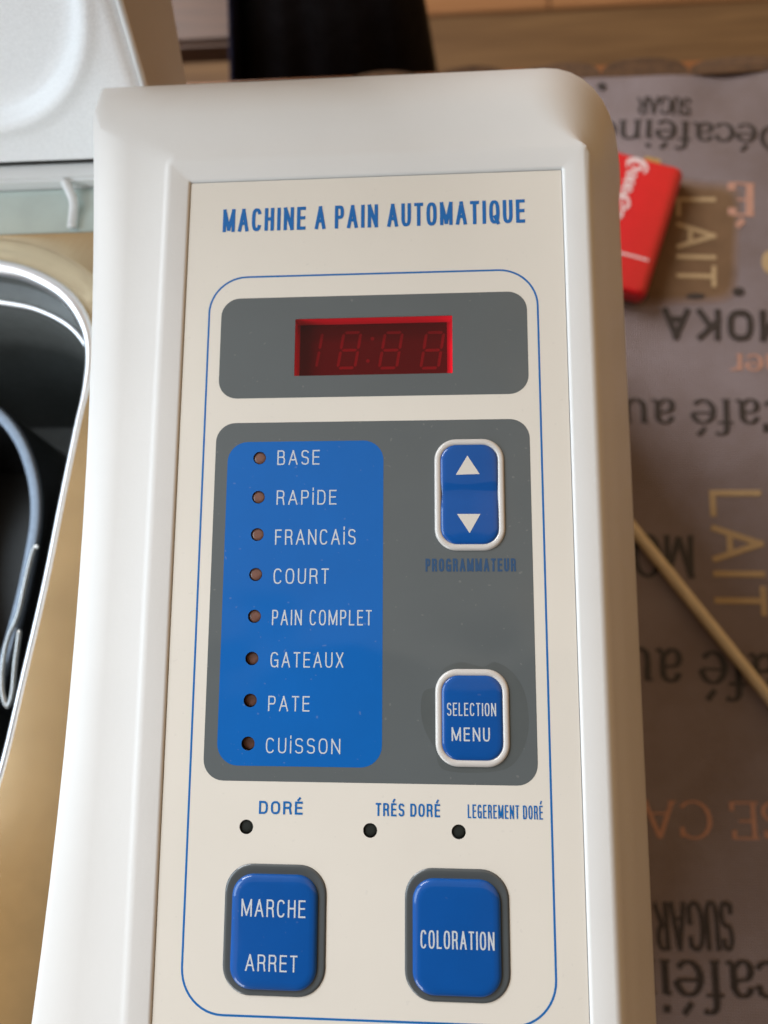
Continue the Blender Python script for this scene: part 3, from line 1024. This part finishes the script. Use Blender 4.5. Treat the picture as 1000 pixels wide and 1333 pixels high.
# places round the menu key where the film has lifted off the print
BUB = [at(*p, ZP) for p in ((548, 925), (552, 900), (570, 893), (576, 872), (600, 862), (628, 868), (645, 862), (668, 876), (684, 905), (688, 950), (676, 985), (655, 1002), (610, 1006), (575, 1000), (566, 975), (553, 950))]
sheet('film_bubble', [(p.x, p.y) for p in smooth_path([(p.x, p.y, 0) for p in BUB], 5, True)], [], ZP + 1.5 * D1, M['bubble'], panel)
ZT = ZP + 3 * D1
px_word('title_lettering', 'MACHINE A PAIN AUTOMATIQUE', 290, 684, 266, 296, ZT, M['line'], panel, .140, .46)
for body, x0, x1, y0, y1 in (('BASE', 361, 416, 586, 605), ('RAPİDE', 360, 438, 638, 657), ('FRANCAİS', 358, 463, 689, 709), ('COURT', 356, 428, 740, 760),
                             ('PAIN COMPLET', 354, 484, 794, 814), ('GATEAUX', 352, 447, 849, 869), ('PATE', 349, 403, 906, 926), ('CUİSSON', 346, 443, 961, 981)):
    px_word('program_lettering', body, x0, x1, y0, y1, ZT, M['ink_white'], panel, .088, .48)
px_word('key_caption', 'PROGRAMMATEUR', 554, 672, 727, 744, ZT, M['faded'], panel, .155, .46)
px_word('browning_lettering', 'DORÉ', 337, 394, 1043, 1060, ZT, M['line'], panel, .16, .42)
px_word('browning_lettering', 'TRÉS DORÉ', 489, 573, 1046, 1063, ZT, M['line'], panel, .14, .42)
px_word('browning_lettering', 'LEGEREMENT DORÉ', 609, 707, 1048, 1066, ZT, M['line'], panel, .102, .46)


# ---- indicator lamps: little wells under the film with an LED at the bottom
def lamp(c, r, m_led, dz):
    bm_ = bmesh.new()
    loft(bm_, [[(p[0], p[1], z_) for p in circle(c[0], c[1], rr)] for rr, z_ in ((r + .0001, ZP - .0001), (r, ZP - .0008), (r, ZP - .0022))], False, True)
    for f in bm_.faces:
        f.normal_flip()
    o_ = obj('indicator_lamp', bm_, M['hole'], bmn)
    bm_ = bmesh.new()
    rl = r * .93
    cx, cy = c[0] + random.uniform(-1, 1) * .00006, c[1] + .0001
    loft(bm_, [[(p[0], p[1], z_) for p in circle(cx, cy, rr)] for rr, z_ in ((rl, ZP - .0021), (rl, ZP - dz), (rl * .85, ZP - dz + .00012), (rl * .5, ZP - dz + .00018))], False, True)
    obj('bulb', bm_, m_led, o_, True, 60)


for i, c in enumerate(leds):
    lamp(c, .00158, M['led'], .00045 + .00016 * max(0, i - 3) + (.0003 if i > 4 else 0))
for c in toasts:
    lamp(c, .00160, M['led_dark'], .0006)

# ---- red clock display in its recess
bm = bmesh.new()
DZ = ZP - .0040
x0, x1, y0, y1 = WIN
loft(bm, [[(p[0], p[1], z_) for p in ((x0, y0), (x1, y0), (x1, y1), (x0, y1))] for z_ in (ZP - .00015, DZ - .0006)], False, True)
for f in bm.faces:
    f.normal_flip()
disp = obj('clock_display', bm, M['wall'], bmn)
bm = bmesh.new()
box(bm, x0 + .0006, x1 - .0013, y0 + .0003, y1 - .0002, DZ - .0005, DZ)
obj('display_face', bm, M['module'], disp)
SL = .16


def seg_digit(name, cx, cy, wd, hg, segs):
    """slanted seven-segment figure"""
    bm_ = bmesh.new()
    tk = .00075
    g_ = .00022
    hx, hy = wd / 2, hg / 2
    S = {'a': ((-hx, hy), (hx, hy)), 'g': ((-hx, 0), (hx, 0)), 'd': ((-hx, -hy), (hx, -hy)),
         'f': ((-hx, 0), (-hx, hy)), 'b': ((hx, 0), (hx, hy)), 'e': ((-hx, -hy), (-hx, 0)), 'c': ((hx, -hy), (hx, 0))}
    for s in segs:
        (ax, ay), (bx, by) = S[s]
        d = Vector((bx - ax, by - ay, 0)).normalized()
        nn = Vector((-d.y, d.x, 0)) * tk / 2
        p, q = Vector((ax, ay, 0)) + d * g_, Vector((bx, by, 0)) - d * g_
        poly = [p, p + d * tk / 2 - nn, q - d * tk / 2 - nn, q, q - d * tk / 2 + nn, p + d * tk / 2 + nn]
        bm_.faces.new([bm_.verts.new((cx + v.x + SL * v.y, cy + v.y, DZ + .00005)) for v in poly])
    return obj(name, bm_, M['segment'], disp)


def dpx(px, py):
    v = at(px, py, DZ)
    return v.x, v.y


for (px, py), sg in (((416, 456), 'bc'), ((455, 456), 'abcdefg'), ((509, 456), 'abcdefg'), ((563, 456), 'abcdefg')):
    cx, cy = dpx(px, py)
    if sg == 'bc':
        cx -= .0022
    seg_digit('digit', cx, cy, .0044, .0094, sg)
bm = bmesh.new()
for px, py in ((485, 441), (479, 470)):
    cx, cy = dpx(px, py)
    bm.faces.new([bm.verts.new((p[0], p[1], DZ + .00005)) for p in circle(cx, cy, .0005, 14)])
obj('colon', bm, M['segment'], disp)
# red filter window
rf = bpy.data.materials.new('red_filter')
rf.use_nodes = True
t = rf.node_tree
t.nodes.clear()
tr = t.nodes.new('ShaderNodeBsdfTransparent'); tr.inputs[0].default_value = (1.0, 0.05, 0.14, 1)
gl = t.nodes.new('ShaderNodeBsdfGlossy'); gl.inputs['Roughness'].default_value = 0.05; gl.inputs['Color'].default_value = (1, 1, 1, 1)
mx = t.nodes.new('ShaderNodeMixShader')
ou = t.nodes.new('ShaderNodeOutputMaterial')
mx.inputs[0].default_value = 0.035; t.links.new(tr.outputs[0], mx.inputs[1]); t.links.new(gl.outputs[0], mx.inputs[2]); t.links.new(mx.outputs[0], ou.inputs[0])
bm = bmesh.new()
bm.faces.new([bm.verts.new((p[0], p[1], ZP - .00008)) for p in ((x0, y0), (x1, y0), (x1, y1), (x0, y1))])
obj('red_window', bm, rf, disp)


# ---- keys
def pillow(name, rect, rad, prof, zbase, material, parent, zf=None, fill=True):
    """rounded key: prof = [(inset, height)...]; optional height field zf(y) added to its top"""
    bm_ = bmesh.new()
    loops = []
    x0_, x1_, y0_, y1_ = rect
    pr = list(prof)
    for ins, hh in pr:
        loops.append([Vector((p[0], p[1], zbase + hh + (zf((p[1] - (y0_ + y1_) / 2)) * min(1, hh / .0003) if zf else 0)))
                      for p in rrect(x0_ + ins, x1_ - ins, y0_ + ins, y1_ - ins, max(rad - ins, .0003), 10, 16)])
    rows_ = loft(bm_, loops, False, False)
    if fill:                                   # cap: rungs between the right and left flanks
        R_ = rows_[-1]
        nn_, per = len(R_), 26
        rc = [R_[i] for i in range(0, per + 11)]
        lc = [R_[2 * per + 10 + 26 - i] for i in range(0, per + 11)]
        for i in range(len(rc) - 1):
            lo = []
            if i == 0:
                lo = [R_[q] for q in range(3 * per + 11, nn_)]
            hi = []
            if i == len(rc) - 2:
                hi = [R_[q] for q in range(per + 11, 2 * per)]
            bm_.faces.new(lo + [rc[i], rc[i + 1]] + hi + [lc[i + 1], lc[i]])
    bmesh.ops.recalc_face_normals(bm_, faces=bm_.faces[:])
    return obj(name, bm_, material, parent, True, 50)


def inset(r, d):
    return (r[0] + d, r[1] - d, r[2] + d, r[3] - d)


ZK = ZP + D1
FR = [(0, 0), (.0001, .0003), (.0004, .0005), (.0008, .00055), (.0012, .0005), (.0015, .0003), (.0016, .00005)]
KEYTOP = [(0, 0), (.00008, .0003), (.0003, .0005), (.0008, .00062), (.0016, .00068)]

k1 = pillow('up_down_key', inset(KP, .0014), .0040, KEYTOP, ZK, M['key_blue'], bmn, lambda y: -.00045 * math.exp(-(y / .0022) ** 2))
pillow('key_frame', KP, .0052, FR, ZK, M['key_white'], k1, None, False)
for yc, sg in ((0.0115, 1), (-0.0026, -1)):
    pass
zt = ZK + .00071


def tri(name, pts):
    bm_ = bmesh.new()
    f = bm_.faces.new([bm_.verts.new((p.x, p.y, zt)) for p in pts])
    bmesh.ops.recalc_face_normals(bm_, faces=bm_.faces[:])
    if f.normal.z < 0:
        f.normal_flip()
    return obj(name, bm_, M['ink_cream'], k1)


tri('up_arrow', [at(593.5, 618, zt), at(624.5, 617, zt), at(608.5, 593, zt)])
tri('down_arrow', [at(595, 669, zt), at(625.5, 669, zt), at(611.5, 694, zt)])

k2 = pillow('menu_key', inset(KS, .0014), .0040, KEYTOP, ZK, M['key_blue'], bmn)
pillow('key_frame', KS, .0052, FR, ZK, M['key_white'], k2, None, False)
px_word('lettering', 'SELECTION', 582, 646, 915, 932, zt, M['ink_white'], k2, .095, .42)
px_word('lettering', 'MENU', 588, 638, 947, 965, zt, M['ink_white'], k2, .115, .46)

KEYBIG = [(0, 0), (.0001, .0005), (.0004, .0008), (.0010, .00102), (.0020, .0011)]
for nm, rc, words in (('start_key', KM, (('MARCHE', 314, 397.5, 1171, 1194), ('ARRET', 319, 387, 1243, 1265))), ('browning_key', KC, (('COLORATION', 547.5, 644, 1212, 1236),))):
    inner = (rc[0] + .0017, rc[1] - .0019, rc[2] + .0013, rc[3] - .0021)
    kk = pillow(nm, inner, .0048, KEYBIG, ZK, M['key_blue'], bmn)
    pillow('key_gap', rc, .0062, [(0, 0), (.0002, .00022), (.0006, .0003), (.0012, .00018), (.0024, .0001)], ZK, M['gap'], kk, None, False)
    for wd_, a_, b_, c_, d_ in words:
        px_word('lettering', wd_, a_, b_, c_, d_, ZK + .00113, M['ink_white'], kk, .095, .42)

# ---- steel deck with baking chamber (left of the panel)
ZD = 0.155
half = [(-.168, .0945), (-.150, .0945), (-.134, .0922), (-.123, .0889), (-.112, .0823), (-.1047, .0730), (-.1016, .0630), (-.1016, .050), (-.1036, .0364), (-.1069, .0125),
        (-.1103, -.0131), (-.1150, -.0415), (-.1202, -.0712), (-.127, -.092), (-.139, -.104), (-.155, -.109), (-.168, -.110)]
XC = -.180
full = [(p[0], p[1]) for p in half] + [(2 * XC - p[0], p[1]) for p in reversed(half)]
op = [(v.x, v.y) for v in smooth_path([(p[0], p[1], 0) for p in full], 6, True)]
cxo, cyo = XC, -.005


def offs(loop, d, dy=0.0):
    """offset a convex loop outwards by d"""
    out = []
    N = len(loop)
    for i in range(N):
        a_, b_ = Vector(loop[i - 1]), Vector(loop[(i + 1) % N])
        t_ = (b_ - a_).normalized()
        nn = Vector((-t_.y, t_.x))
        p = Vector(loop[i])
        if nn.dot(p - Vector((cxo, cyo))) < 0:
            nn = -nn
        p = p + nn * d
        out.append((p.x, p.y + dy))
    return out


def on_rect(loop):
    """push a loop out to the rim of the deck rectangle"""
    X0, X1, Y0, Y1 = -.296, -.072, -.150, .107
    out = []
    for p in loop:
        d = Vector((p[0] - cxo, p[1] - cyo))
        ts = []
        if d.x > 1e-9: ts.append((X1 - cxo) / d.x)
        if d.x < -1e-9: ts.append((X0 - cxo) / d.x)
        if d.y > 1e-9: ts.append((Y1 - cyo) / d.y)
        if d.y < -1e-9: ts.append((Y0 - cyo) / d.y)
        t_ = min(ts)
        out.append((cxo + d.x * t_, cyo + d.y * t_))
    return out


bm = bmesh.new()
R0 = on_rect(op)
prof = [(None, 0.0), (.0130, .0), (.0105, .0004), (.0080, .0016), (.0055, .0030), (.0035, .0036), (.0006, .0036)]
lps = []
for d, dz in prof:
    lp = R0 if d is None else [(min(p[0], -.0725), p[1]) for p in offs(op, d)]
    lps.append([Vector((p[0], p[1], ZD - (.0036 - dz) * min(1, max(0, (p[1] - .035) / .03)))) for p in lp])
loft(bm, lps)
bmesh.ops.recalc_face_normals(bm, faces=bm.faces[:])
deck = obj('steel_deck', bm, M['steel'], bmn, True, 180)
if sum(p.normal.z for p in deck.data.polygons) < 0:
    deck.data.flip_normals()
bm = bmesh.new()
fr_ = [min(1.0, max(0.0, (p[1] - .045) / .035)) for p in op]
tube(bm, [(o1[0] + (o2[0] - o1[0]) * f_, o1[1] + (o2[1] - o1[1]) * f_, ZD - .0006 - .0006 * f_) for o1, o2, f_ in zip(offs(op, -.0001), offs(op, .0014), fr_)], [.0012 + .0014 * f_ for f_ in fr_], 12, True)
obj('rolled_edge', bm, M['chrome'], deck, True, 180)
# chamber: step, bright inner rim, dark wall and floor
inner = [(p[0], p[1]) for p in offs(op, -.0010)]


def shift(loop, dyb):
    """slide the far side of the loop towards the viewer"""
    out = []
    for p in loop:
        f = max(0.0, (p[1] - .02) / .075)
        out.append((p[0], p[1] - dyb * f))
    return out


bm = bmesh.new()
loft(bm, [[Vector((p[0], p[1], z_)) for p in lp] for lp, z_ in ((offs(op, -.0002), ZD - .0014), (inner, ZD - .008), (shift(inner, .0060), ZD - .0095), (shift(offs(op, -.0020), .0065), ZD - .0105),
                                                              (shift(offs(op, -.004), .007), ZD - .03), (shift(offs(op, -.010), .010), ZD - .10), (shift(offs(op, -.016), .012), .04))], False, True)
bmesh.ops.recalc_face_normals(bm, faces=bm.faces[:])
ch = obj('baking_chamber', bm, M['chamber'], bmn, True, 60)
bm = bmesh.new()
tube(bm, [(p[0], p[1], ZD - .0098) for p in shift(offs(op, -.0018), .0062)], .0010, 8, True)
obj('chamber_rim', bm, M['chrome'], ch, True, 180)
# outer casing round the deck, off to the left
bm = bmesh.new()
loft(bm, [[(p[0], p[1], z_) for p in rrect(-.302 - g_, -.0728, -.232, .1362, .012, 4)] for z_, g_ in ((.0015, 0), (.1500, 0))], True, False)
bmesh.ops.recalc_face_normals(bm, faces=bm.faces[:])
obj('side_casing', bm, M['white'], bmn, True, 50)
bm = bmesh.new()
box(bm, -.302, -.2962, -.152, .107, .1500, ZD + .004, .001)
obj('casing_lip', bm, M['white'], bmn, True)
# red-brown strip, standing in for a reflection, between deck and housing near the bottom of the view
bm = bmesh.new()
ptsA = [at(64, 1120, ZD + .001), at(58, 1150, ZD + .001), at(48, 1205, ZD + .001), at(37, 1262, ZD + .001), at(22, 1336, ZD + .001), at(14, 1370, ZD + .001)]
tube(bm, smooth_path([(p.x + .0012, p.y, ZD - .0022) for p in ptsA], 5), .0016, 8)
obj('reflection_strip', bm, M['edge_reflection'], bmn, True, 180)
# hinge trough behind the deck
bm = bmesh.new()
box(bm, -.296, -.0745, .1072, .1238, .1480, .1508, .0004)
tr_ = obj('hinge_trough', bm, M['trough'], bmn)
bm = bmesh.new()
box(bm, -.296, -.0745, .1240, .1305, .1480, .1562, .0010)
obj('hinge_ledge', bm, M['white'], bmn, True)
bm = bmesh.new()
a_, b_ = at(84, 239, ZD), at(97, 262, ZD - .002)
tube(bm, smooth_path([(a_.x, a_.y + .001, ZD), (b_.x, b_.y, ZD - .001), (b_.x - .0006, b_.y - .004, ZD - .003), (b_.x - .0008, b_.y - .009, ZD - .003)], 6), .0016, 8)
obj('hinge_arm', bm, M['white'], bmn, True, 180)

# ---- open lid leaning back on its hinge
U = Vector((0, .462, .887))
N_ = Vector((0, -.887, .462))           # towards the viewer
O = Vector((0, .1305, .1575))
LX0, LX1, LS = -.300, -.0772, .215


def lid_hit(px, py):
    r = ROT @ Vector(((px - 500) / FPX, (py - 666.5) / FPX, 1.0))
    tt = (O - CAM).dot(N_) / r.dot(N_)
    p = CAM + r * tt
    return p.x, (p - O).dot(U)


c1, c2, c3 = lid_hit(97, 40), lid_hit(62, 122), lid_hit(0, 152)
# circle through the three points on the lid plane


def circ3(a, b, c):
    ax, ay = a; bx, by = b; cx, cy = c
    d = 2 * (ax * (by - cy) + bx * (cy - ay) + cx * (ay - by))
    ux = ((ax * ax + ay * ay) * (by - cy) + (bx * bx + by * by) * (cy - ay) + (cx * cx + cy * cy) * (ay - by)) / d
    uy = ((ax * ax + ay * ay) * (cx - bx) + (bx * bx + by * by) * (ax - cx) + (cx * cx + cy * cy) * (bx - ax)) / d
    return ux, uy, math.hypot(ax - ux, ay - uy)


ccx, ccs, ccr = circ3(c1, c2, c3)


def lid_depth(x_, s):
    r = math.hypot(x_ - ccx, s - ccs)
    q = (ccr - r) / .0022
    d = -.0042 * (1 / (1 + math.exp(-q * 2.2)))
    d += .0010 * math.exp(-((r - ccr - .003) / .0025) ** 2)
    e_ = min(LX1 - .0022 - x_, x_ - LX0 - .0022, LS - s, s + .02)
    if e_ < .004:
        d += -.0022 * (1 - max(e_, 0) / .004) ** 2
    return d


bm = bmesh.new()
yz = [(0.0, 0.0), (0.0, LS), (-.016, LS + .004), (-.040, LS - .02), (-.047, LS - .06), (-.047, .030), (-.040, .004), (-.024, -.004), (-.006, -.003)]
ring0 = []
side = []
for (dn, s) in yz:
    side.append(O + U * s + N_ * dn)
vl = [bm.verts.new((LX0, p.y, p.z)) for p in side]
vr = [bm.verts.new((LX1, p.y, p.z)) for p in side]
bm.faces.new(vl); bm.faces.new(vr[::-1])
for i in range(1, len(side)):
    j = (i + 1) % len(side)
    bm.faces.new((vl[i], vl[j], vr[j], vr[i]))
bmesh.ops.recalc_face_normals(bm, faces=bm.faces[:])
lido = obj('lid', bm, M['lid_taupe'], bmn)
bm = bmesh.new()
nx, ns = 150, 150
gg = []
for j in range(ns + 1):
    row = []
    for i in range(nx + 1):
        x_ = LX0 + .0012 + (LX1 - LX0 - .0024) * i / nx
        s = .0006 + (LS - .0012) * j / ns
        p = O + U * s + N_ * (.0012 + lid_depth(x_, s))
        row.append(bm.verts.new((x_, p.y, p.z)))
    gg.append(row)
for j in range(ns):
    for i in range(nx):
        bm.faces.new((gg[j][i], gg[j][i + 1], gg[j + 1][i + 1], gg[j + 1][i]))
obj('lid_lining', bm, M['lid_silver'], lido, True, 180)
bm = bmesh.new()                                         # white bead along the right edge
tube(bm, [(LX1 - .0010, (O + U * s + N_ * .0004).y, (O + U * s + N_ * .0004).z) for s in [LS * q / 12 for q in range(13)]], .0012, 8)
obj('lid_bead', bm, M['white'], lido, True, 180)

# ---- bread pan inside the chamber
pan = thing('bread_pan', 'black non-stick bread pan with grey rolled rim inside the steel chamber', 'bread pan', (XC, 0, .045))
ph = [(-.168, .0590), (-.158, .0575), (-.1475, .0529), (-.1379, .0421), (-.1316, .0277), (-.1294, .0137), (-.1303, -.0001), (-.1330, -.0190), (-.1380, -.0429), (-.1440, -.066), (-.155, -.080), (-.168, -.084)]
pf = ph + [(2 * XC - p[0], p[1]) for p in reversed(ph)]
pr = [(v.x, v.y) for v in smooth_path([(p[0], p[1], 0) for p in pf], 6, True)]
ZPN = .125
bm = bmesh.new()
seq = [(.0002, ZPN - .0012), (-.0004, ZPN - .012), (-.006, .046), (-.012, .0452), (-.0135, .048), (-.0075, ZPN - .05), (-.0040, ZPN - .010), (-.0036, ZPN - .0012)]
loft(bm, [[Vector((p[0], p[1], z_)) for p in offs(pr, d)] for d, z_ in seq])
r1 = [bm.verts.new((p[0], p[1], .0480)) for p in offs(pr, -.0136)]
bm.faces.new(r1)
bmesh.ops.recalc_face_normals(bm, faces=bm.faces[:])
pw = obj('pan_wall', bm, M['pan'], None, True, 50)
to_parent(pw, pan)
bm = bmesh.new()
loft(bm, [[Vector((p[0], p[1], z_)) for p in offs(pr, d)] for d, z_ in ((.0006, ZPN - .0020), (.0010, ZPN - .0008), (.0006, ZPN + .0003), (-.0002, ZPN + .0006), (-.0022, ZPN - .0003), (-.0034, ZPN + .0000), (-.0040, ZPN - .0006), (-.0042, ZPN - .0020))])
bmesh.ops.recalc_face_normals(bm, faces=bm.faces[:])
to_parent(obj('rolled_rim', bm, M['pan_rim'], None, True, 180), pan)
bm = bmesh.new()
hp = [at(*p, ZPN + .004) for p in ((51, 712), (44, 716), (34, 755), (24, 800), (12, 828), (5, 858), (3, 895), (9, 919), (16, 905), (20, 865), (26, 820))]
tube(bm, smooth_path([(p.x, p.y, p.z) for p in hp], 6), .0009, 8)
to_parent(obj('handle', bm, M['wire'], None, True, 180), pan)
